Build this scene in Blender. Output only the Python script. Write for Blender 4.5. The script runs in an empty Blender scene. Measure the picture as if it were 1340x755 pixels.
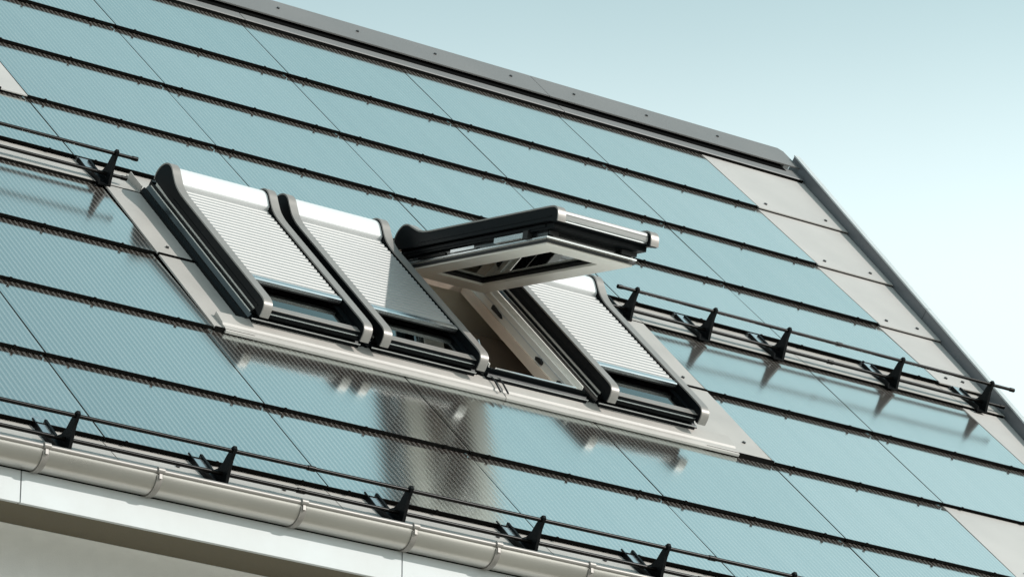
import bpy, math, random
from mathutils import Matrix, Vector
random.seed(7)
scn = bpy.context.scene
COL = scn.collection
S = 0.8                       # metres per row of roof panels
K = math.sqrt(0.5)
Z0 = 12.57                    # height of the topmost panel row's lower edge

def P(u, v, w):               # roof coordinates (along eave, up slope, out of roof) -> world
    return Vector((u*S, (v-w)*K*S, (v+w)*K*S+Z0))

# ------------------------------------------------------------------ camera
RX45 = Matrix.Rotation(math.radians(45), 3, 'X')
CR = Matrix(((0.81058, -0.209561, -0.54685), (-0.412768, 0.457963, -0.787333), (0.415431, 0.863918, 0.284715)))
cam_data = bpy.data.cameras.new('camera')
cam = bpy.data.objects.new('camera', cam_data); COL.objects.link(cam)
cam.matrix_world = Matrix.Translation(P(-12.955619, -27.693319, 8.478413)) @ (RX45 @ CR).to_4x4()
cam_data.sensor_width = 36; cam_data.lens = 5707.34/1340*36
cam_data.clip_start = 0.5; cam_data.clip_end = 6000
scn.camera = cam

# ------------------------------------------------------------------ light
SUN = (RX45 @ Vector((0.68, -0.18, 1.0))).normalized()
el = math.asin(SUN.z); az = math.atan2(SUN.x, SUN.y)
world = bpy.data.worlds.new('World'); scn.world = world; world.use_nodes = True
nt = world.node_tree; nt.nodes.clear()
out = nt.nodes.new('ShaderNodeOutputWorld'); bg = nt.nodes.new('ShaderNodeBackground')
sky = nt.nodes.new('ShaderNodeTexSky'); sky.sky_type = 'NISHITA'; sky.sun_disc = False
sky.sun_elevation = el; sky.sun_rotation = az; sky.air_density = 1.0; sky.dust_density = 2.2; sky.ozone_density = 1.0
# thin pale veil over the clear sky: brightest towards the horizon, same all round
tcw = nt.nodes.new('ShaderNodeTexCoord'); spw = nt.nodes.new('ShaderNodeSeparateXYZ'); nt.links.new(tcw.outputs['Generated'], spw.inputs[0])
ramp = nt.nodes.new('ShaderNodeValToRGB'); nt.links.new(spw.outputs['Z'], ramp.inputs[0])
ramp.color_ramp.interpolation = 'EASE'
VEIL = [(0.0, (0.94, 1.04, 1.04)), (0.27, (0.90, 1.01, 1.01)), (0.35, (0.83, 0.985, 0.985)), (0.435, (0.43, 0.59, 0.61)), (0.68, (0.43, 0.60, 0.62)), (0.76, (0.31, 0.49, 0.52)), (0.85, (0.13, 0.225, 0.25)), (1.0, (0.09, 0.175, 0.215))]
el_ = ramp.color_ramp.elements
el_[0].position, el_[0].color = VEIL[0][0], (*VEIL[0][1], 1); el_[1].position, el_[1].color = VEIL[-1][0], (*VEIL[-1][1], 1)
for p_, c_ in VEIL[1:-1]:
    e_ = el_.new(p_); e_.color = (*c_, 1)
SKY = 0.15
sc_ = nt.nodes.new('ShaderNodeMix'); sc_.data_type = 'RGBA'; sc_.blend_type = 'MULTIPLY'; sc_.inputs[0].default_value = 1.0
sc_.inputs[7].default_value = (1/SKY, 1/SKY, 1/SKY, 1); 
# the veil brightens gently towards the sun's side and is very faintly uneven
nv = nt.nodes.new('ShaderNodeVectorMath'); nv.operation = 'NORMALIZE'; nt.links.new(tcw.outputs['Generated'], nv.inputs[0])
dv = nt.nodes.new('ShaderNodeVectorMath'); dv.operation = 'DOT_PRODUCT'; dv.inputs[1].default_value = SUN; nt.links.new(nv.outputs[0], dv.inputs[0])
mv = nt.nodes.new('ShaderNodeMapRange'); mv.inputs[1].default_value = -1; mv.inputs[2].default_value = 1; mv.inputs[3].default_value = 0.58; mv.inputs[4].default_value = 1.74; nt.links.new(dv.outputs['Value'], mv.inputs[0])
nz = nt.nodes.new('ShaderNodeTexNoise'); nz.inputs['Scale'].default_value = 5.0; nz.inputs['Detail'].default_value = 5; nt.links.new(nv.outputs[0], nz.inputs['Vector'])
nm = nt.nodes.new('ShaderNodeMapRange'); nm.inputs[1].default_value = 0.3; nm.inputs[2].default_value = 0.7; nm.inputs[3].default_value = 0.965; nm.inputs[4].default_value = 1.035; nt.links.new(nz.outputs['Fac'], nm.inputs[0])
mm = nt.nodes.new('ShaderNodeMath'); mm.operation = 'MULTIPLY'; nt.links.new(mv.outputs[0], mm.inputs[0]); nt.links.new(nm.outputs[0], mm.inputs[1])
vs = nt.nodes.new('ShaderNodeVectorMath'); vs.operation = 'SCALE'; nt.links.new(ramp.outputs[0], vs.inputs[0]); nt.links.new(mm.outputs[0], vs.inputs['Scale'])
nt.links.new(vs.outputs[0], sc_.inputs[6])
veil = nt.nodes.new('ShaderNodeMix'); veil.data_type = 'RGBA'; veil.inputs[0].default_value = 0.88
nt.links.new(sky.outputs[0], veil.inputs[6]); nt.links.new(sc_.outputs[2], veil.inputs[7])
nt.links.new(veil.outputs[2], bg.inputs[0]); nt.links.new(bg.outputs[0], out.inputs[0])
bg.inputs[1].default_value = SKY
sl = bpy.data.lights.new('sun', 'SUN'); sl.energy = 3.5; sl.angle = math.radians(0.53); sl.color = (1.0, 0.965, 0.92)
sun = bpy.data.objects.new('sun', sl); COL.objects.link(sun)
sun.rotation_euler = SUN.to_track_quat('Z', 'Y').to_euler(); sun.location = SUN*60
scn.view_settings.view_transform = 'Standard'; scn.view_settings.look = 'None'
scn.view_settings.gamma = 1; scn.view_settings.exposure = 0.0
scn.view_settings.use_curve_mapping = False

# ------------------------------------------------------------------ materials
def new_mat(name):
    m = bpy.data.materials.new(name); m.use_nodes = True
    return m, m.node_tree, m.node_tree.nodes['Principled BSDF']

def mat(name, col, rough=0.5, metal=0.0, var=0.08, scale=6.0, bump=0.0, bscale=60.0, spec=0.5, stretch=(1, 1, 1), dirt=None):
    m, t, b = new_mat(name)
    b.inputs['Roughness'].default_value = rough; b.inputs['Metallic'].default_value = metal
    b.inputs['Specular IOR Level'].default_value = spec
    tc = t.nodes.new('ShaderNodeTexCoord'); mp = t.nodes.new('ShaderNodeMapping'); mp.inputs['Scale'].default_value = stretch
    t.links.new(tc.outputs['Object'], mp.inputs[0])
    n = t.nodes.new('ShaderNodeTexNoise'); n.inputs['Scale'].default_value = scale; n.inputs['Detail'].default_value = 6
    t.links.new(mp.outputs[0], n.inputs['Vector'])
    r = t.nodes.new('ShaderNodeValToRGB')
    lo = [c*(1-var) for c in col]; hi = [min(1, c*(1+var)) for c in col]
    if dirt: lo = dirt
    r.color_ramp.elements[0].position = 0.3; r.color_ramp.elements[0].color = (*lo, 1)
    r.color_ramp.elements[1].position = 0.7; r.color_ramp.elements[1].color = (*hi, 1)
    t.links.new(n.outputs['Fac'], r.inputs[0]); t.links.new(r.outputs[0], b.inputs['Base Color'])
    mr = t.nodes.new('ShaderNodeMapRange'); mr.inputs[3].default_value = max(0.02, rough*0.85); mr.inputs[4].default_value = min(1, rough*1.2)
    t.links.new(n.outputs['Fac'], mr.inputs[0]); t.links.new(mr.outputs[0], b.inputs['Roughness'])
    if bump > 0:
        n2 = t.nodes.new('ShaderNodeTexNoise'); n2.inputs['Scale'].default_value = bscale; n2.inputs['Detail'].default_value = 4
        t.links.new(mp.outputs[0], n2.inputs['Vector'])
        bp = t.nodes.new('ShaderNodeBump'); bp.inputs['Strength'].default_value = bump; bp.inputs['Distance'].default_value = 0.01
        t.links.new(n2.outputs['Fac'], bp.inputs['Height']); t.links.new(bp.outputs[0], b.inputs['Normal'])
    return m

def panel_glass():
    m = bpy.data.materials.new('solar_glass'); m.use_nodes = True; t = m.node_tree; t.nodes.clear()
    N = t.nodes.new; L = t.links.new
    o = N('ShaderNodeOutputMaterial'); tc = N('ShaderNodeTexCoord'); sep = N('ShaderNodeSeparateXYZ'); L(tc.outputs['Object'], sep.inputs[0])
    mul = N('ShaderNodeMath'); mul.operation = 'MULTIPLY'; mul.inputs[1].default_value = 2*math.pi/(RIB*S); L(sep.outputs[0], mul.inputs[0])
    sn = N('ShaderNodeMath'); sn.operation = 'SINE'; L(mul.outputs[0], sn.inputs[0])
    rib = N('ShaderNodeMapRange'); rib.inputs[1].default_value = -0.1; rib.inputs[2].default_value = 0.8; L(sn.outputs[0], rib.inputs[0])
    noi = N('ShaderNodeTexNoise'); noi.inputs['Scale'].default_value = 1.3; noi.inputs['Detail'].default_value = 5; L(tc.outputs['Object'], noi.inputs['Vector'])
    oi = N('ShaderNodeObjectInfo')
    base = N('ShaderNodeMix'); base.data_type = 'RGBA'; L(rib.outputs[0], base.inputs[0])
    base.inputs[6].default_value = (0.075, 0.060, 0.050, 1); base.inputs[7].default_value = (0.37, 0.335, 0.305, 1)
    dif = N('ShaderNodeBsdfDiffuse'); L(base.outputs[2], dif.inputs[0])
    gl = N('ShaderNodeBsdfGlossy')
    gc = N('ShaderNodeMix'); gc.data_type = 'RGBA'
    gc.inputs[6].default_value = (0.77, 0.865, 0.865, 1); gc.inputs[7].default_value = (0.96, 1.0, 0.99, 1)
    ad = N('ShaderNodeMath'); ad.operation = 'ADD'; 
    mp = N('ShaderNodeMapping'); mp.inputs['Scale'].default_value = (9, 1.2, 1); L(tc.outputs['Object'], mp.inputs[0])
    adv = N('ShaderNodeVectorMath'); adv.operation = 'ADD'; L(mp.outputs[0], adv.inputs[0])
    ofs = N('ShaderNodeMath'); ofs.operation = 'MULTIPLY'; ofs.inputs[1].default_value = 37.0; L(oi.outputs['Random'], ofs.inputs[0]); L(ofs.outputs[0], adv.inputs[1])
    st = N('ShaderNodeTexNoise'); st.inputs['Scale'].default_value = 1.0; st.inputs['Detail'].default_value = 6; L(adv.outputs[0], st.inputs['Vector'])
    L(st.outputs['Fac'], ad.inputs[0]); L(oi.outputs['Random'], ad.inputs[1])
    hf = N('ShaderNodeMath'); hf.operation = 'MULTIPLY'; hf.inputs[1].default_value = 0.5; L(ad.outputs[0], hf.inputs[0])
    L(hf.outputs[0], gc.inputs[0]); L(gc.outputs[2], gl.inputs[0])
    rr = N('ShaderNodeMapRange'); rr.inputs[3].default_value = 0.105; rr.inputs[4].default_value = 0.15; L(noi.outputs['Fac'], rr.inputs[0]); L(rr.outputs[0], gl.inputs['Roughness'])
    bp = N('ShaderNodeBump'); bp.inputs['Strength'].default_value = 0.07; bp.inputs['Distance'].default_value = 0.0005
    L(sn.outputs[0], bp.inputs['Height']); L(bp.outputs[0], gl.inputs['Normal'])
    mx = N('ShaderNodeMixShader'); mx.inputs[0].default_value = GLASS_REFL; L(dif.outputs[0], mx.inputs[1]); L(gl.outputs[0], mx.inputs[2]); L(mx.outputs[0], o.inputs[0])
    return m

RIB = 0.0395; GLASS_REFL = 0.80
M = {}
M['glass'] = panel_glass()
M['black'] = mat('black_rail', (0.004, 0.0035, 0.003), 0.7, spec=0.05)
M['underlay'] = mat('black_underlay', (0.006, 0.006, 0.006), 0.9, spec=0.0)
M['tile'] = mat('grey_roof_metal', (0.44, 0.415, 0.392), 0.5, 0.0, 0.07, 2.0, 0.12, 5)
M['flash'] = mat('flashing_metal', (0.40, 0.372, 0.345), 0.45, 0.0, 0.08, 3.0, 0.10, 7)
M['ridge'] = mat('ridge_metal', (0.165, 0.160, 0.156), 0.5, 0.0, 0.06, 2.0, 0.05, 10)
M['verge'] = mat('verge_metal_shaded', (0.115, 0.12, 0.13), 0.4, 0.0, 0.08)  # slate tone holds the shade of the upstand's inner face
M['screw'] = mat('screw_head', (0.03, 0.03, 0.03), 0.5)
M['dark'] = mat('anthracite_paint', (0.0055, 0.0068, 0.0078), 0.35, 0.0, 0.1, 5, spec=0.08)
M['dark_gloss'] = mat('anthracite_gloss', (0.010, 0.012, 0.014), 0.16, 0.0, 0.1, 5, spec=1.0)
M['warm_grey'] = mat('warm_grey_and_lit_rail', (0.27, 0.25, 0.232), 0.4, 0.2, 0.06, 8)  # bare metal parts, and the painted-on sunlight along the side rails
M['silver'] = mat('silver_slat', (0.34, 0.335, 0.325), 0.42, 0.1, 0.04, 3)
M['steel'] = mat('bright_aluminium', (0.66, 0.68, 0.69), 0.22, 0.9, 0.05)
M['gasket'] = mat('rubber_gasket', (0.012, 0.012, 0.012), 0.6)
M['wood'] = mat('white_glazed_pine', (0.93, 0.82, 0.71), 0.45, 0.0, 0.07, 4.0, stretch=(1, 8, 8))
M['sash_paint'] = mat('cream_sash_paint', (0.90, 0.85, 0.78), 0.4, 0.0, 0.03, 3)
M['plaster'] = mat('room_plaster', (0.84, 0.75, 0.62), 0.8, 0.0, 0.05, 3)
M['room'] = mat('room_brown', (0.46, 0.36, 0.28), 0.8, 0.0, 0.2, 2)
M['guard'] = mat('black_powder_coat', (0.004, 0.0045, 0.005), 0.45, spec=0.1)
M['rod'] = mat('dark_galvanised_rod', (0.005, 0.0045, 0.004), 0.3, 0.0, spec=0.12)
M['zinc'] = mat('zinc_gutter', (0.47, 0.45, 0.42), 0.28, 0.85, 0.13, 2.5, 0.06, 6, stretch=(0.4, 1, 1))
M['fascia'] = mat('white_fascia', (0.50, 0.525, 0.53), 0.5, 0.0, 0.05, 3, dirt=(0.44, 0.455, 0.45))
M['stucco'] = mat('grey_stucco', (0.66, 0.65, 0.625), 0.9, 0.0, 0.03, 12, 0.2, 220)
M['soffit'] = mat('soffit_shade', (0.105, 0.088, 0.055), 0.8, 0.0, 0.08, 30, 0.3, 150)  # dark olive puts the shade under the eave into the colour
M['ground'] = mat('paved_ground', (0.34, 0.315, 0.27), 0.95, 0.0, 0.25, 0.3)
def pane_mat():
    m = bpy.data.materials.new('window_pane'); m.use_nodes = True; t = m.node_tree; t.nodes.clear(); N = t.nodes.new; L = t.links.new
    o = N('ShaderNodeOutputMaterial'); mx = N('ShaderNodeMixShader'); fr = N('ShaderNodeFresnel'); fr.inputs[0].default_value = 2.6
    gl = N('ShaderNodeBsdfGlossy'); gl.inputs['Roughness'].default_value = 0.02; gl.inputs['Color'].default_value = (0.95, 1, 1, 1)
    tr = N('ShaderNodeBsdfTransparent'); tr.inputs['Color'].default_value = (0.45, 0.5, 0.5, 1)
    n = N('ShaderNodeTexNoise'); n.inputs['Scale'].default_value = 1.5
    bp = N('ShaderNodeBump'); bp.inputs['Strength'].default_value = 0.02; bp.inputs['Distance'].default_value = 0.01
    L(n.outputs['Fac'], bp.inputs['Height']); L(bp.outputs[0], gl.inputs['Normal'])
    L(fr.outputs[0], mx.inputs[0]); L(tr.outputs[0], mx.inputs[1]); L(gl.outputs[0], mx.inputs[2]); L(mx.outputs[0], o.inputs[0])
    return m
M['pane'] = pane_mat()

# ------------------------------------------------------------------ mesh helpers
class MB:
    """collects faces in row units around an origin; build() links ONE mesh object"""
    def __init__(self, origin=(0, 0, 0)):
        self.v = []; self.f = []; self.m = []; self.o = Vector(origin)
    def add(self, vs, fs, mi=0):
        n = len(self.v); self.v += [Vector(p) for p in vs]
        for f in fs: self.f.append([i+n for i in f]); self.m.append(mi)
        return self
    def box(self, lo, hi, mi=0):
        (a, b, c), (d, e, f) = lo, hi
        vs = [(a, b, c), (d, b, c), (d, e, c), (a, e, c), (a, b, f), (d, b, f), (d, e, f), (a, e, f)]
        return self.add(vs, [(0, 3, 2, 1), (4, 5, 6, 7), (0, 1, 5, 4), (1, 2, 6, 5), (2, 3, 7, 6), (3, 0, 4, 7)], mi)
    def prism(self, prof, a, b, axis='x', mi=0):
        """closed profile in (y,z) extruded along x, or in (x,z) along y"""
        n = len(prof)
        if axis == 'x': vs = [(a, p[0], p[1]) for p in prof]+[(b, p[0], p[1]) for p in prof]
        elif axis == 'y': vs = [(p[0], a, p[1]) for p in prof]+[(p[0], b, p[1]) for p in prof]
        else: vs = [(p[0], p[1], a) for p in prof]+[(p[0], p[1], b) for p in prof]
        fs = [tuple(range(n-1, -1, -1)), tuple(range(n, 2*n))]
        fs += [(i, (i+1) % n, n+(i+1) % n, n+i) for i in range(n)]
        return self.add(vs, fs, mi)
    def ribbon(self, line, thick, a, b, mi=0):
        """open polyline in (y,z) thickened along its normal and extruded along x"""
        off = []
        for i, p in enumerate(line):
            q0 = Vector(line[max(0, i-1)]); q1 = Vector(line[min(len(line)-1, i+1)])
            d = (q1-q0).normalized(); off.append((p[0]-d.y*thick, p[1]+d.x*thick))
        n = len(line)
        vs = []
        for x in (a, b): vs += [(x, *p) for p in line]+[(x, *p) for p in off]
        fs = []
        for i in range(n-1):
            fs += [(i, i+1, n+i+1, n+i), (2*n+i, 3*n+i, 3*n+i+1, 2*n+i+1), (i, 2*n+i, 2*n+i+1, i+1), (n+i, n+i+1, 3*n+i+1, 3*n+i)]
        fs += [(0, n, 3*n, 2*n), (n-1, 3*n-1, 4*n-1, 2*n-1)]
        return self.add(vs, fs, mi)
    def tube(self, p, q, r, n=10, mi=0, ends=True):
        p = Vector(p); q = Vector(q); d = (q-p).normalized()
        s = d.orthogonal().normalized(); t = d.cross(s)
        vs = []
        for c in (p, q):
            for i in range(n):
                a = 2*math.pi*i/n; vs.append(c+s*r*math.cos(a)+t*r*math.sin(a))
        fs = [(i, (i+1) % n, n+(i+1) % n, n+i) for i in range(n)]
        if ends: fs += [tuple(range(n-1, -1, -1)), tuple(range(n, 2*n))]
        return self.add(vs, fs, mi)
    def mesh(self, name, mats, smooth=None):
        me = bpy.data.meshes.new(name)
        me.from_pydata([((p-self.o)*S)[:] for p in self.v], [], self.f)
        for m in (mats if isinstance(mats, (list, tuple)) else [mats]): me.materials.append(m)
        me.polygons.foreach_set('material_index', self.m)
        import bmesh
        bm = bmesh.new(); bm.from_mesh(me); bmesh.ops.recalc_face_normals(bm, faces=bm.faces); bm.to_mesh(me); bm.free()
        if smooth: me.shade_smooth(); me.set_sharp_from_angle(angle=math.radians(smooth))
        return me
    def build(self, name, mats, parent=None, loc=None, smooth=None):
        o = bpy.data.objects.new(name, self.mesh(name, mats, smooth)); COL.objects.link(o)
        o.parent = parent; o.location = (Vector(loc if loc is not None else self.o))*S
        return o

def place(me, name, parent, loc):
    o = bpy.data.objects.new(name, me); COL.objects.link(o); o.parent = parent; o.location = Vector(loc)*S
    return o

def thing(name, label, cat, uvw, group=None):
    o = bpy.data.objects.new(name, None); COL.objects.link(o); o.empty_display_size = 0.1
    o.location = P(*uvw); o.rotation_euler = (math.radians(45), 0, 0)
    o['label'] = label; o['category'] = cat; o['kind'] = 'thing'
    if group: o['group'] = group
    return o

def copy_tree(o, parent=None):
    c = o.copy(); COL.objects.link(c)
    if parent: c.parent = parent
    for ch in [x for x in bpy.data.objects if x.parent == o]: copy_tree(ch, c)
    return c

# ------------------------------------------------------------------ ground
g = MB(); g.add([(-4000, -4000, 0), (4000, -4000, 0), (4000, 4000, 0), (-4000, 4000, 0)], [(0, 1, 2, 3)])
go = g.build('ground', M['ground']); go['kind'] = 'structure'

# ------------------------------------------------------------------ house shell (row units, world axes, house base at ground)
house = bpy.data.objects.new('house', None); COL.objects.link(house); house.location = (0, 0, 0)
house['label'] = 'house with steep blue glass solar roof, grey metal edges and white fascia'; house['category'] = 'house'; house['kind'] = 'thing'
ZB = Z0/S
YE = -8.62*K; ZE = ZB-8.62*K             # eave edge in row units
YF = YE-0.009; ZF = ZE-0.303              # fascia front face, lower edge
YW = YF+0.54                             # wall face
UL, UR = -9.0, 6.75
YR = 0.30                                # ridge line
VERGE = lambda v: 8.47+0.155*v
# walls: one box shell of four walls, the front one with the coved top
wb = MB()
R_C = 0.18
prof = [(YW, 0.0), (YW, ZF-R_C)]
for i in range(1, 9):
    a = math.radians(90*i/8); prof.append((YW-R_C+R_C*math.cos(a), ZF-R_C+R_C*math.sin(a)))
prof += [(YW-R_C, ZF+0.03), (YW+0.3, ZF+0.03), (YW+0.3, 0.0)]
wb.prism(prof, UL, UR, 'x')
wb.build('wall', M['stucco'], house, smooth=40)
sb = MB(); sb.box((UL, YF+0.029, ZF+0.002), (UR, YW-R_C-0.001, ZF+0.03)); sb.build('soffit', M['soffit'], house)
gb = MB()
gp = [(YW+0.3, 0), (13.0, 0), (13.0, ZF), (YR, ZB+0.1), (YW+0.3, ZF)]
gb.prism(gp, UL, UL+0.35, 'x'); gb.build('wall', M['stucco'], house)
gb = MB(); gb.prism(gp, UR-0.35, UR, 'x'); gb.build('wall', M['stucco'], house)
gb = MB(); gb.box((UL+0.35, 12.7, 0), (UR-0.35, 13.0, ZF)); gb.build('wall', M['stucco'], house)
# fascia boards, jointed where the photograph shows the joints
joints = [-9.0, -7.07, -4.60, -2.136, 0.331, 2.80, 5.27, 7.1]
for a, b in zip(joints[:-1], joints[1:]):
    fb = MB(((a+b)/2, YF, ZF)); fb.box((a+0.004, YF, ZF), (b-0.004, YF+0.028, ZE-0.125)); fb.build('fascia_board', M['fascia'], house)
# room seen through the open window
RP = [(-5.2, ZB-6.5), (-1.2, ZB-6.5), (-1.2, ZB-1.62), (-5.2, ZB-5.62)]
rm = MB()
rm.box((1.2, -1.2, ZB-2.62), (5.6, -1.1, ZB-1.6)); rm.build('room_wall', M['plaster'], house)
rm = MB(); rm.box((1.4, -3.05, ZB-6.5), (5.4, -2.6, ZB-3.42)); rm.build('room_cupboard', M['room'], house)
rm = MB(); rm.box((1.2, -4.6, ZB-6.6), (5.6, -1.2, ZB-6.5)); rm.build('room_floor', M['room'], house)
rm = MB()
rm.prism(RP, 1.1, 1.2, 'x'); rm.build('room_wall', M['plaster'], house)
rm = MB(); rm.prism(RP, 5.6, 5.7, 'x'); rm.build('room_wall', M['plaster'], house)

# ------------------------------------------------------------------ roof
deck = MB((0, 0, 0))
OU0, OU1, OV0, OV1 = 0.40, 3.83, -6.08, -4.32
DT, DB = -0.06, -0.22
def verge_quad(mb, ua, va, vb, w0, w1, mi=0, inset=0.0):
    ub0, ub1 = VERGE(va)-inset, VERGE(vb)-inset
    mb.prism([(ua, va), (ub0, va), (ub1, vb), (ua, vb)], w0, w1, 'z', mi)
deck.box((-9.2, -8.60, DB), (OU0, 0.30, DT))
verge_quad(deck, OU1, -8.60, 0.30, DB, DT)
deck.box((OU0, -8.60, DB), (OU1, OV0, DT)); deck.box((OU0, OV1, DB), (OU1, 0.30, DT))
roof = deck.build('roof', M['underlay'], house, loc=(0, 0, ZB)); roof.rotation_euler = (math.radians(45), 0, 0)
hb = MB((2.55, -4.34, -0.3)); hb.box((1.75, -4.345, -0.39), (3.95, -4.325, -0.082)); hb.build('window_header', M['plaster'], roof)
bk = MB(); bk.prism([(0.30+0.0, ZB+0.28), (13.4, ZF-0.5), (13.4, ZF-0.7), (0.30, ZB+0.05)], -9.2, 8.4, 'x'); bk.build('rear_roof', M['ridge'], house)

W = 1.478; GAP = 0.006
ROWS = [(0, -1, 0), (-1, -2, 1), (-2, -3, 2), (-3, -3.92, 3), (-4.277, -5.277, 4), (-5.277, -6.277, 5), (-6.277, -7.277, 6), (-7.277, -8.262, 7)]
ET, EB = 0.0095, -0.0075        # lower edge of each panel: top and bottom of the black profile
cache = {}
def panel_mesh(w, l):
    key = (round(w, 3), round(l, 3))
    if key not in cache:
        b = MB(); h = w/2; top = 0.03
        # glass sheet, tipped: lower edge proud of the panel below
        b.prism([(0.0175, ET), (l+top, EB-0.007), (l+top, EB-0.021), (0.0175, ET-0.010)], -h+GAP, h-GAP, 'x', 0)
        # black edge profile with a small upper lip and a hollow lower face
        b.prism([(0.007, ET+0.002), (0.017, ET+0.002), (0.017, EB-0.002), (0.013, EB-0.002), (0.0135, ET-0.003), (0.007, ET-0.001)], -h+GAP, h-GAP, 'x', 1)
        cache[key] = b.mesh('solar_panel', [M['glass'], M['black']])
    return cache[key]
def screws(b, pts, w):
    for (x, y) in pts: b.tube((x, y, w-0.002), (x, y, w+0.010), 0.0135, 8, 1)
clip_spots = []
def tile_poly(name, pts, vb, l, screw_pts, mat_='tile', clips=True):
    """bent metal tile, plan polygon pts (u,v), tipped like the panels"""
    cu = sum(p[0] for p in pts)/len(pts)
    b = MB((cu, vb, 0))
    z = lambda v: ET-(v-vb)/(l+0.03)*(ET-EB+0.004)
    top = [(p[0], p[1], z(p[1])) for p in pts]; bot = [(p[0], p[1], z(p[1])-0.008) for p in pts]
    n = len(pts)
    b.add(top+bot, [tuple(range(n)), tuple(range(2*n-1, n-1, -1))]+[(i, n+i, n+(i+1) % n, (i+1) % n) for i in range(n)], 0)
    for (x, y) in screw_pts: b.tube((x, y, z(y)-0.003), (x, y, z(y)+0.010), 0.0135, 8, 1)
    u0 = min(p[0] for p in pts if p[1] < vb+0.05); u1 = max(p[0] for p in pts if p[1] < vb+0.05)
    b.prism([(vb+0.001, ET-0.009), (vb+0.012, ET-0.009), (vb+0.012, EB), (vb+0.004, EB)], u0, u1, 'x', 2)
    return b.build(name, [M[mat_], M['screw'], M['black']], roof)
for va, vb, r in ROWS:
    l = va-vb
    kmax = 4 if r != 6 and r != 7 else 3
    for k in range(-5, kmax+1):
        ua, ub = k*W, (k+1)*W
        if r in (4, 5) and 0 <= k <= 2: continue
        if r in (4, 5) and k == -1: ub = 0.072
        if r == 2 and k == -1:
            tile_poly('metal_tile', [(ua+GAP, vb), (ub-GAP, vb), (ub-GAP, va+0.02), (ua+GAP, va+0.02)], vb, l, [(ua+0.2, vb+0.12), (ub-0.2, vb+0.12)])
        else:
            w_ = ub-ua
            po = place(panel_mesh(w_, l), 'solar_panel', roof, ((ua+ub)/2, vb, 0)); po.rotation_euler = (random.uniform(-0.002, 0.002), random.uniform(-0.0015, 0.0015), 0)
        for d in (0.15, 0.73, 1.28): clip_spots.append((ua+d+random.uniform(-0.02, 0.02), vb))
    ub = (kmax+1)*W
    x0 = VERGE(vb); x1 = VERGE(va)
    if x0-ub > 0.05:
        tile_poly('metal_tile', [(ub+GAP, vb), (x0-0.004, vb), (x1-0.002, va+0.02), (ub+GAP, va+0.02)], vb, l, [(ub+0.14, vb+0.12), (x0-0.16, vb+0.13)] if x0-ub > 0.3 else [(ub+0.12, vb+0.12)])
cb = MB()
for u, v in clip_spots:
    if 0.1 < u < 4.4 and v in (-5.277, -6.277): continue
    cb.box((u-0.009, v-0.005, ET-0.008), (u+0.005, v+0.006, ET+0.011))
co = cb.build('panel_clip', M['black'], roof); co['kind'] = 'stuff'

# metal strips under the snow guards
def strip(va, vb, cols, umax):
    for k in cols:
        ua, ub = k*W, (k+1)*W
        if ub > umax: ub = None
        b = MB((ua+0.7, vb, 0))
        zt, zb = -0.022, 0.010
        if ub is None:
            pts = [(ua+0.004, vb), (VERGE(vb)-0.01, vb), (VERGE(va), va+0.03), (ua+0.004, va+0.03)]
        else:
            pts = [(ua+0.004, vb), (ub-0.004, vb), (ub-0.004, va+0.03), (ua+0.004, va+0.03)]
        zz = lambda v: zb+(v-vb)/(va+0.03-vb)*(zt-zb)
        top = [(p[0], p[1], zz(p[1])) for p in pts]; bot = [(p[0], p[1], zz(p[1])-0.010) for p in pts]
        b.add(top+bot, [(0, 1, 2, 3), (7, 6, 5, 4)]+[(i, 4+i, 4+(i+1) % 4, (i+1) % 4) for i in range(4)], 0)
        u1 = (ub or VERGE(vb)-0.014)-0.004
        b.prism([(vb-0.002, zb-0.003), (vb+0.012, zb-0.003), (vb+0.012, -0.024), (vb, -0.024)], ua+0.004, u1, 'x', 2)
        for d in (0.42, 1.12):
            if ua+d < u1: b.tube((ua+d, va-0.13, zz(va-0.13)-0.002), (ua+d, va-0.13, zz(va-0.13)+0.009), 0.012, 8, 1)
        b.build('metal_strip', [M['flash'], M['screw'], M['black']], roof)
        if ub is None: break
strip(-3.92, -4.277, range(-5, 6), 7.4)
strip(-8.262, -8.62, range(-5, 5), 6.0)

# ridge: flat strip, vent gap, two cap sheets
RV0, RV1, RW = 0.195, 0.575, 0.05
cuts = [(-9.2, -1.2), (-1.2, 2.37), (2.37, 5.935), (5.935, 8.505)]
for a, b_ in cuts:
    b = MB(((a+b_)/2, RV0, 0))
    e = 0.0 if b_ < 8 else 0.035
    pts = [(a+0.003, RV0), (b_-0.003, RV0), (b_-0.003+e*0.6, RV1-0.05), (b_-0.003-e*0.3, RV1), (a+0.003, RV1)]
    n = len(pts)
    b.add([(p[0], p[1], RW) for p in pts]+[(p[0], p[1], RW-0.008) for p in pts], [tuple(range(n)), tuple(range(2*n-1, n-1, -1))]+[(i, n+i, n+(i+1) % n, (i+1) % n) for i in range(n)], 0)
    b.box((a+0.003, RV0-0.004, RW-0.010), (b_-0.003, RV0, RW+0.001), 0)
    x = a+0.35
    while x < b_-0.1:
        b.tube((x, RV0+0.21, RW-0.002), (x, RV0+0.21, RW+0.010), 0.012, 8, 1); x += 0.735
    b.build('ridge_cap', [M['ridge'], M['screw']], roof)
b = MB(); b.box((-9.2, 0.130, -0.06), (8.34, 0.32, 0.017)); b.box((-9.2, 0.25, 0.0172), (8.34, 0.32, RW-0.010)); b.build('ridge_vent', M['underlay'], roof)
b = MB(); b.box((8.345, 0.20, -0.02), (8.40, 0.3, RW-0.011)); b.build('ridge_end_plate', M['fascia'], roof)
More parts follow.
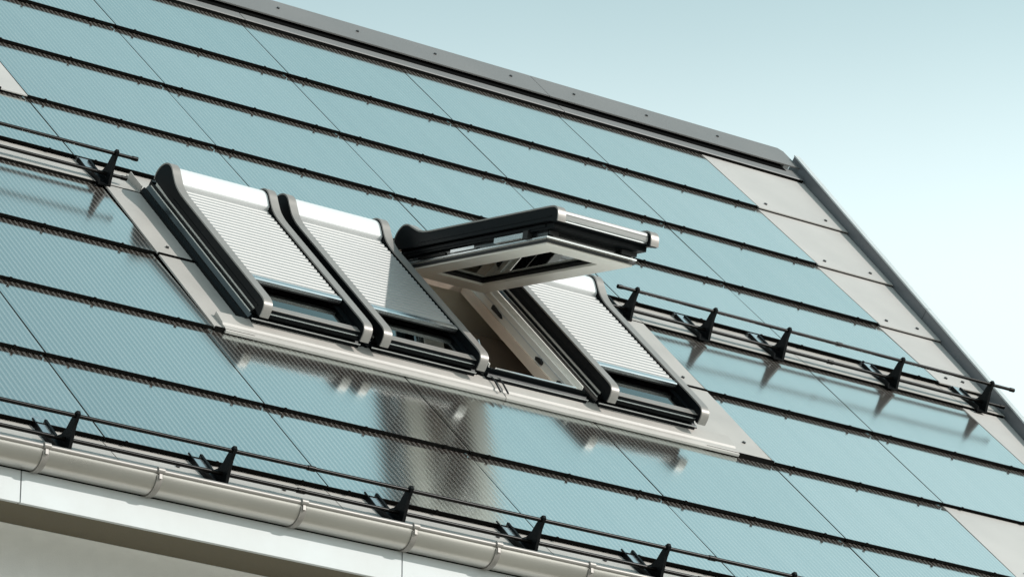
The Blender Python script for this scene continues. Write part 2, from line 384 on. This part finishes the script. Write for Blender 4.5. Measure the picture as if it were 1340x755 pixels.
for a, b_ in [(-9.2, 0.9), (0.9, 3.0), (3.0, 6.0), (6.0, 8.45)]:
    b = MB(((a+b_)/2, 0.0, 0))
    b.prism([(0.010, 0.016), (0.19, 0.012), (0.19, 0.0), (0.016, 0.008)], a+0.004, b_-0.004, 'x', 0)
    b.prism([(0.002, 0.013), (0.010, 0.018), (0.010, 0.006), (0.004, 0.006)], a+0.004, b_-0.004, 'x', 0)
    b.prism([(-0.002, 0.0125), (0.003, 0.0125), (0.010, -0.024), (0.003, -0.024)], a+0.004, b_-0.004, 'x', 1)
    b.build('ridge_strip', [M['ridge'], M['black']], roof)
# verge trim: upstand along the slanting gable edge, in two lengths
for va, vb in [(0.36, -2.6), (-2.606, -8.66)]:
    b = MB((VERGE((va+vb)/2), (va+vb)/2, 0))
    for lo, hi, w0, w1, mi in [(0.0, 0.035, -0.25, 0.085, 0), (-0.006, 0.045, 0.085, 0.097, 1)]:
        b.prism([(VERGE(vb)+lo, vb), (VERGE(vb)+hi, vb), (VERGE(va)+hi, va), (VERGE(va)+lo, va)], w0, w1, 'z', mi)
    b.build('verge_trim', [M['verge'], M['fascia']], roof)  # shaded face in dark colour, sunlit top edge in white colour

# flashing round the windows
def sheet(name, pts, w0, th, scr=(), mat_='flash'):
    cu = sum(p[0] for p in pts)/len(pts); cv = sum(p[1] for p in pts)/len(pts)
    b = MB((cu, cv, 0)); b.prism(pts, w0-th, w0, 'z', 0)
    for (x, y) in scr: b.tube((x, y, w0-0.002), (x, y, w0+0.010), 0.012, 8, 1)
    return b.build(name, [M[mat_], M['screw'], M['black']], roof)
for va, vb, s1 in [(-4.292, -5.272, -5.14), (-5.284, -6.262, -6.05)]:
    sheet('flashing_sheet', [(0.084, vb), (0.37, vb), (0.37, va), (0.084, va)], 0.008, 0.012, [(0.20, s1)])
    sheet('flashing_sheet', [(3.86, vb), (4.428, vb), (4.428, va), (3.86, va)], 0.008, 0.012, [(4.30, s1)])
    for a, b_ in ((0.08, 0.36), (3.86, 4.43)):
        b = MB((a, vb, 0)); b.box((a, vb-0.006, -0.03), (b_, vb+0.004, 0.018)); b.build('flashing_seam', M['black'], roof)
for a, b_ in [(0.15, 2.24), (2.246, 4.13)]:
    b = MB(((a+b_)/2, -6.2, 0))
    b.prism([(-6.280, -0.004), (-6.281, 0.012), (-6.252, 0.022), (-6.215, 0.020), (-6.200, 0.030), (-6.08, 0.042), (-6.08, -0.02), (-6.25, -0.02)], a, b_, 'x')
    b.build('sill_flashing', M['flash'], roof)

b = MB((0.37, -4.1, 0)); b.box((0.350, -4.265, -0.01), (0.400, -4.02, 0.016)); b.box((0.350, -4.265, 0.016), (0.356, -4.05, 0.05)); b.build('flashing_corner', [M['flash']], roof)

# ------------------------------------------------------------------ roof windows
HY, HZ = 0.83, 0.12                      # hinge in window coordinates (y up the slope from centre, z out)
GW = 'four shuttered roof windows set side by side'
win = thing('roof_window', 'closed roof window at the left end of the row, silver shutter mostly down, fully sunlit', 'roof window', (0.782, -5.18, 0), GW)
def ringbox(b, x0, x1, y0, y1, tx, ty0, ty1, z0, z1, mi=0):
    b.box((-x1, y0, z0), (-x1+tx, y1, z1), mi); b.box((x1-tx, y0, z0), (x1, y1, z1), mi)
    b.box((-x1+tx, y0, z0), (x1-tx, y0+ty0, z1), mi); b.box((-x1+tx, y1-ty1, z0), (x1-tx, y1, z1), mi)
# frame: wooden box inside, stepped dark cladding outside
fr = MB()
ringbox(fr, 0, 0.392, -0.88, 0.88, 0.05, 0.045, 0.05, -0.075, 0.085, 1)
fr.prism([(-0.437, -0.03), (-0.437, 0.030), (-0.425, 0.052), (-0.412, 0.052), (-0.412, 0.010), (-0.393, 0.010), (-0.393, -0.03)], -0.905, 0.895, 'y', 0)
fr.prism([(0.437, -0.03), (0.437, 0.030), (0.425, 0.052), (0.412, 0.052), (0.412, 0.010), (0.393, 0.010), (0.393, -0.03)], -0.905, 0.895, 'y', 0)
for q in (-1, 1):
    fr.prism([(q*0.411, 0.012), (q*0.411, 0.042), (q*0.394, 0.078), (q*0.3925, 0.078), (q*0.3925, 0.012)], -0.9, 0.9, 'y', 2)
    fr.box((min(q*0.374, q*0.3915), -0.88, 0.0853), (max(q*0.374, q*0.3915), 0.88, 0.099), 0)
fr.box((-0.392, 0.881, -0.03), (0.392, 0.91, 0.11), 0)
fr.prism([(-0.935, 0.045), (-0.935, 0.060), (-0.918, 0.075), (-0.900, 0.075), (-0.900, 0.055), (-0.881, 0.055), (-0.881, 0.098), (-0.868, 0.098), (-0.868, -0.03), (-0.92, -0.03)], -0.392, 0.392, 'x', 0)
M['paint'] = mat('white_timber_paint', (0.88, 0.84, 0.78), 0.4, 0.0, 0.03, 3)
frame = fr.build('frame', [M['dark'], M['paint'], M['dark_gloss']], win)
for q in (-1, 1):
    eb = MB(); eb.box((min(q*0.3665, q*0.3735), -0.86, 0.0853), (max(q*0.3665, q*0.3735), 0.86, 0.1195)); eb.build('jamb_strip', M['paint'], frame)
for q in (-1, 1):
    eb = MB(); eb.box((min(q*0.426, q*0.421), -0.9, 0.0522), (max(q*0.426, q*0.421), 0.89, 0.0555)); eb.build('edge_bead', M['rod'], frame)
fl = MB(); fl.box((-0.40, -0.9345, 0.060), (0.40, -0.928, 0.068)); fl.build('sill_bead', M['steel'], frame)
# sash
sa = MB((0, HY, HZ))
ringbox(sa, 0, 0.338, -0.83, 0.83, 0.150, 0.165, 0.200, -0.004, 0.052, 1)          # timber
ringbox(sa, 0, 0.365, -0.93, 0.858, 0.075, 0.15, 0.075, 0.086, 0.120, 2)          # outer cladding
ringbox(sa, 0, 0.338, -0.965, 0.858, 0.040, 0.055, 0.050, 0.1202, 0.158, 2)
ringbox(sa, 0, 0.336, -0.828, 0.828, 0.030, 0.030, 0.030, 0.0522, 0.0858, 0)        # core between
sash = sa.build('sash', [M['dark_gloss'], M['sash_paint'], M['dark']], win, loc=(0, HY, HZ))
gk = MB((0, HY, HZ)); ringbox(gk, 0, 0.349, -0.843, 0.841, 0.012, 0.012, 0.012, 0.008, 0.026)
gk.build('gasket', M['gasket'], sash, loc=(0, 0, 0))
gs = MB((0, HY, HZ)); ringbox(gs, 0, 0.356, -0.850, 0.848, 0.020, 0.020, 0.020, 0.034, 0.044)
gs.build('seal_profile', M['steel'], sash, loc=(0, 0, 0))
gk2 = MB((0, HY, HZ)); ringbox(gk2, 0, 0.190, -0.667, 0.632, 0.010, 0.010, 0.010, 0.012, 0.0305)
gk2.build('glazing_bead', M['gasket'], sash, loc=(0, 0, 0))
pn = MB((0, HY, HZ)); pn.box((-0.1875, -0.6645, 0.031), (0.1875, 0.6295, 0.051)); pn.build('pane', M['pane'], sash, loc=(0, 0, 0))
# lower outer glass strip below the shutter (stepped pane) and the pale sash foot
pn = MB((0, HY, HZ)); pn.box((-0.2975, -0.9095, 0.146), (0.2975, 0.8075, 0.152)); pn.build('pane', M['pane'], sash, loc=(0, 0, 0))
sf = MB((0, HY, HZ)); sf.prism([(-0.966, 0.1585), (-0.905, 0.1585), (-0.907, 0.163), (-0.964, 0.162)], -0.337, 0.337, 'x'); sf.build('sash_foot', M['warm_grey'], sash, loc=(0, 0, 0))
sf = MB((0, HY, HZ)); sf.box((-0.336, -0.9685, 0.128), (0.336, -0.9655, 0.135)); sf.build('front_bead', M['steel'], sash, loc=(0, 0, 0))
# shutter
def smooth_curve(pts, n=6):
    res = []
    for i in range(len(pts)-1):
        p0 = pts[max(i-1, 0)]; p1 = pts[i]; p2 = pts[i+1]; p3 = pts[min(i+2, len(pts)-1)]
        for j in range(n):
            t = j/n
            res.append(tuple(0.5*((2*p1[a])+(-p0[a]+p2[a])*t+(2*p0[a]-5*p1[a]+4*p2[a]-p3[a])*t*t+(-p0[a]+3*p1[a]-3*p2[a]+p3[a])*t**3) for a in (0, 1)))
    return res+[pts[-1]]
top_line = smooth_curve([(0.860, 0.135), (0.868, 0.185), (0.840, 0.245), (0.785, 0.285), (0.725, 0.288), (0.665, 0.262), (0.585, 0.230), (0.50, 0.216), (0.42, 0.213)], 5)
bot_line = smooth_curve([(-0.90, 0.213), (-0.955, 0.209), (-0.988, 0.190), (-1.0, 0.155), (-1.0, 0.115)], 4)
line = top_line+bot_line
sh = MB((0, HY, HZ))
# cassette housing
hl = [(0.855, 0.125), (0.862, 0.185), (0.838, 0.240), (0.785, 0.277), (0.728, 0.279), (0.672, 0.255), (0.640, 0.236), (0.632, 0.222)]
hp = smooth_curve(hl, 4)+[(0.632, 0.180), (0.80, 0.125)]
sh.prism(hp, -0.336, 0.336, 'x', 0)
M['white'] = mat('white_aluminium', (0.66, 0.66, 0.655), 0.35, 0.0, 0.02)
shutter = sh.build('shutter', M['white'], win, loc=(0, HY, HZ), smooth=30)
for sx in (-1, 1):
    a, b_ = sorted((sx*0.397, sx*0.340))
    r = MB((0, HY, HZ))
    prof = [(p[0], p[1]) for p in line]+[(-0.985, 0.112), (-0.90, 0.126), (0.60, 0.126)]
    r.prism([(y, z-0.004) if z > 0.14 else (y, z) for y, z in prof], a, b_, 'x')
    if sx < 0: r.box((-0.4005, -0.93, 0.150), (-0.397, 0.55, 0.158))
    rail = r.build('side_rail', M['dark'], shutter, loc=(0, 0, 0), smooth=30)
    c = MB((0, HY, HZ)); c.ribbon(line[::-1], 0.010, a-0.002, b_+0.002); rc = c.build('sunlit_rail_top', M['warm_grey'], shutter, loc=(0, 0, 0), smooth=30)  # top of the same dark rail, its sunlight put into a lighter colour
PITCH = 0.0485
sp = MB(); arc = [(-0.0242, -0.014), (-0.0242, -0.010), (-0.0200, -0.009), (-0.0195, 0.001), (-0.013, 0.0075), (0.0, 0.0095), (0.013, 0.0080), (0.0205, 0.002), (0.0210, -0.009), (0.0242, -0.010), (0.0242, -0.014)]
sp.prism(arc, -0.334, 0.326, 'x'); slat_me = sp.mesh('slat', M['silver'], 30)
ys = [0.605-PITCH*i for i in range(25)]
slats = []
for y in ys: slats.append(place(slat_me, 'slat', shutter, (0, y-HY, 0.199-HZ)))
bb = MB((0, HY, HZ)); bb.prism([(-0.028, -0.012), (-0.030, 0.008), (-0.02, 0.013), (0.018, 0.013), (0.022, 0.006), (0.022, -0.012)], -0.334, 0.330, 'x')
bar_me_o = MB(); bar_me_o.prism([(-0.028, -0.012), (-0.030, 0.008), (-0.02, 0.013), (0.018, 0.013), (0.022, 0.006), (0.022, -0.012)], -0.334, 0.330, 'x', 0)
bar_me_o.prism([(-0.024, -0.024), (-0.024, -0.0125), (0.020, -0.0125), (0.020, -0.024)], -0.334, 0.330, 'x', 1)
bar_me = bar_me_o.mesh('bottom_bar', [M['steel'], M['gasket']])
bar = place(bar_me, 'bottom_bar', shutter, (0, ys[-1]-PITCH-HY, 0.199-HZ))
# timber lining
ln = MB()
ringbox(ln, 0, 0.3415, -0.834, 0.829, 0.016, 0.016, 0.016, -0.078, -0.008)
M['pine'] = mat('pale_pine', (0.86, 0.70, 0.58), 0.5, 0.0, 0.07, 4.0, stretch=(8, 1.0, 8))
lining = ln.build('lining', M['pine'], win)

wins = [win]
PW = 0.885
labels = [None, 'closed roof window second from left, silver shutter partly shaded by the open sash',
          'open roof window with sash swung far out, pale timber reveal inside',
          'closed roof window at the right end of the row, just right of the open one']
for i in (1, 2, 3):
    c = copy_tree(win); c.location = P(0.782+PW*i, -5.18, 0); c['label'] = labels[i]; wins.append(c)
w3 = wins[2]
kids = {o.name.split('.')[0]: o for o in bpy.data.objects if o.parent == w3}
OPEN = math.radians(-34)
for nm in ('sash', 'shutter'):
    kids[nm].rotation_euler = (OPEN, 0, 0); kids[nm].location = Vector((0, HY-0.19, HZ+0.03))*S
# the open window's shutter reaches the bottom
shut3 = kids['shutter']
bar3 = [o for o in bpy.data.objects if o.parent == shut3 and o.name.startswith('bottom_bar')][0]
y = ys[-1]
for i in range(6):
    y -= PITCH; place(slat_me, 'slat', shut3, (0, y-HY, 0.199-HZ))
nb = MB(); nb.prism([(-0.870, 0.132), (-0.962, 0.134), (-0.980, 0.145), (-0.983, 0.166), (-0.976, 0.170), (-0.980, 0.176), (-0.974, 0.192), (-0.955, 0.203), (-0.870, 0.205)], -0.334, 0.330, 'x')
bar3.data = nb.mesh('bottom_bar', M['silver'], 25); bar3.location = Vector((0, -HY, -HZ))*S
# hardware of the open window
sash3 = kids['sash']; frame3 = kids['frame']
def hw(name, lo, hi, m, par, o=(0, 0, 0)):
    b = MB(o); b.box(lo, hi); return b.build(name, M[m], par, loc=(0, 0, 0))
O3 = (0, HY, HZ)
hw('shutter_motor', (-0.372, -0.60, 0.055), (-0.345, -0.28, 0.088), 'steel', sash3, O3)
hw('motor_bracket', (-0.376, -0.66, 0.045), (-0.340, -0.605, 0.098), 'gasket', sash3, O3)
hw('hinge_arm', (-0.368, -0.05, 0.050), (-0.352, 0.22, 0.070), 'steel', sash3, O3)
hw('hinge_plate', (-0.366, 0.28, 0.046), (-0.350, 0.60, 0.062), 'rod', sash3, O3)
hw('side_cladding', (-0.371, -0.84, 0.0985), (-0.3655, 0.82, 0.118), 'dark', sash3, O3)
hw('lock_case', (-0.345, -0.868, 0.055), (-0.28, -0.848, 0.078), 'gasket', sash3, O3)
hw('lock_case', (0.22, -0.868, 0.055), (0.34, -0.848, 0.082), 'gasket', sash3, O3)
b = MB(); b.prism([(-0.31, 0.010), (-0.30, 0.030), (-0.36, 0.045), (-0.39, 0.03), (-0.385, 0.012)], 0.322, 0.3415, 'x'); b.build('catch', M['gasket'], frame3)
b = MB(); b.box((0.318, -0.78, 0.012), (0.3415, -0.64, 0.034)); b.build('catch', M['gasket'], frame3)
b = MB(); b.prism([(0.40, 0.018), (0.40, 0.048), (0.28, 0.036), (0.25, 0.020)], 0.322, 0.3415, 'x'); b.build('catch', M['gasket'], frame3)
b = MB(); b.box((0.3375, -0.83, 0.040), (0.3418, 0.82, 0.050)); b.build('seal_strip', M['white'], frame3)
b = MB(); b.tube((-0.325, -0.80, 0.05), (-0.325, -0.56, 0.14), 0.008, 8); b.tube((-0.325, -0.81, 0.045), (-0.30, -0.81, 0.06), 0.014, 8); b.build('stay', M['steel'], frame3)
for x in (-0.36, -0.30):
    b = MB(); b.tube((x, -0.93, 0.062), (x+0.005, -0.98, 0.055), 0.006, 6); b.tube((x+0.005, -0.98, 0.055), (x, -1.085, 0.040), 0.006, 6); b.build('cord', M['gasket'], frame3)
b = MB(); b.tube((-0.30, -0.845, 0.088), (0.33, -0.845, 0.088), 0.010, 8); b.build('sill_seal', M['steel'], frame3)

# ------------------------------------------------------------------ snow guards
def bracket_meshes():
    f = MB()
    prof = [(-0.090, 0.0), (0.095, 0.0), (0.097, 0.012), (0.058, 0.045), (0.034, 0.095), (0.028, 0.150), (0.018, 0.205), (0.004, 0.224), (-0.016, 0.216), (-0.028, 0.150), (-0.060, 0.070)]
    f.prism(prof, 0.020, 0.040, 'x')
    f.prism([(-0.085, 0.0), (0.06, 0.0), (0.045, 0.026), (-0.07, 0.03)], -0.052, -0.040, 'x')
    f.box((-0.052, -0.09, -0.004), (0.040, 0.075, 0.006))
    s = MB()
    s.box((-0.052, 0.075, -0.030), (0.040, 0.33, -0.004), 0)
    s.box((-0.054, 0.0, -0.034), (-0.046, 0.29, 0.002), 1); s.box((0.022, 0.0, -0.034), (0.038, 0.29, 0.008), 1)
    return f.mesh('bracket', M['guard']), s.mesh('strap', [M['steel'], M['guard']])
BR, ST = bracket_meshes()
def snow_guard(label, vb, ends, brackets, grp, clips):
    a1, b1, a2, b2 = ends
    t = thing('snow_guard', label, 'snow guard', ((a1+b1)/2, vb, 0), grp)
    uc = (a1+b1)/2
    for u in brackets:
        p = place(BR, 'bracket', t, (u-uc-0.03, 0.0, 0.012)); place(ST, 'strap', p, (0, 0, 0))
    for a, b_, v, w in ((a1, b1, 0.0, 0.205), (a2, b2, 0.0, 0.058)):
        m = MB(); m.tube((a-uc, v, w), (b_-uc, v, w), 0.0125, 10)
        m.tube((a-uc, v, w), (a-uc+0.04, v, w), 0.0155, 10); m.tube((b_-uc-0.04, v, w), (b_-uc, v, w), 0.0155, 10)
        for x in clips: m.tube((x-uc, v, w), (x-uc+0.05, v, w), 0.0165, 10)
        m.build('rod', M['rod'], t, loc=(0, 0, 0), smooth=40)
    return t
GG = 'black two-rod snow guards'
snow_guard('two-rod black snow guard ending beside the leftmost roof window', -4.23, (-7.5, 0.26, -7.5, 0.245), [-6.1, -5.1, -4.0, -3.0, -2.0, -0.96, 0.10], GG, [-1.5, -4.5])
snow_guard('two-rod black snow guard right of the windows, jutting past the roof edge', -4.23, (4.135, 7.80, 4.05, 7.79), [4.30, 4.99, 5.66, 6.72, 7.58], GG, [6.1])
snow_guard('long two-rod black snow guard along the eave just above the gutter', -8.50, (-8.4, 6.6, -8.4, 6.6), [-7.9, -6.9, -5.9, -4.9, -3.9, -2.9, -1.84, -0.84, 0.345, 1.275, 2.19, 3.15, 4.1, 5.1, 6.1], GG, [2.5, -0.35])

# ------------------------------------------------------------------ gutter
GY, GZ, GR = YE-0.047, ZE-0.020, 0.100
gt = bpy.data.objects.new('gutter', None); COL.objects.link(gt)
gt.location = Vector((-1.0, GY, GZ-GR))*S; gt['label'] = 'half-round zinc gutter with strap brackets hung along the white fascia'; gt['category'] = 'gutter'; gt['kind'] = 'thing'
go_ = Vector((-1.0, GY, GZ-GR))
for a, b_ in [(-8.9, -3.3), (-3.295, 2.6), (2.605, 7.0)]:
    m = MB(go_)
    ln_ = [(GY+GR*math.cos(math.radians(t)), GZ+GR*math.sin(math.radians(t))) for t in range(0, -181, -10)]
    ln_ = [(GY+GR, GZ+0.03)]+ln_
    m.ribbon(ln_, 0.005, a, b_)
    m.tube((a, GY-GR-0.004, GZ+0.004), (b_, GY-GR-0.004, GZ+0.004), 0.0145, 12, 1)
    m.build('trough', [M['zinc'], M['warm_grey']], gt, loc=(0, 0, 0), smooth=40)
for u in [-7.9, -7.1, -6.3, -5.5, -4.6, -3.7, -2.85, -2.071, -1.361, -0.431, 0.32, 0.896, 1.558, 2.35, 3.2, 4.0, 4.9, 5.8, 6.6]:
    m = MB(go_)
    ln_ = [(GY+(GR+0.006)*math.cos(math.radians(t)), GZ+(GR+0.006)*math.sin(math.radians(t))) for t in range(0, -171, -10)]
    m.ribbon(ln_, 0.006, u-0.018, u+0.018)
    m.tube((u-0.02, GY-GR-0.010, GZ+0.006), (u+0.02, GY-GR-0.010, GZ+0.006), 0.019, 10)
    m.box((u-0.009, GY-GR-0.016, GZ-0.040), (u+0.009, GY-GR-0.004, GZ-0.008))
    m.build('bracket', M['warm_grey'], gt, loc=(0, 0, 0), smooth=40)
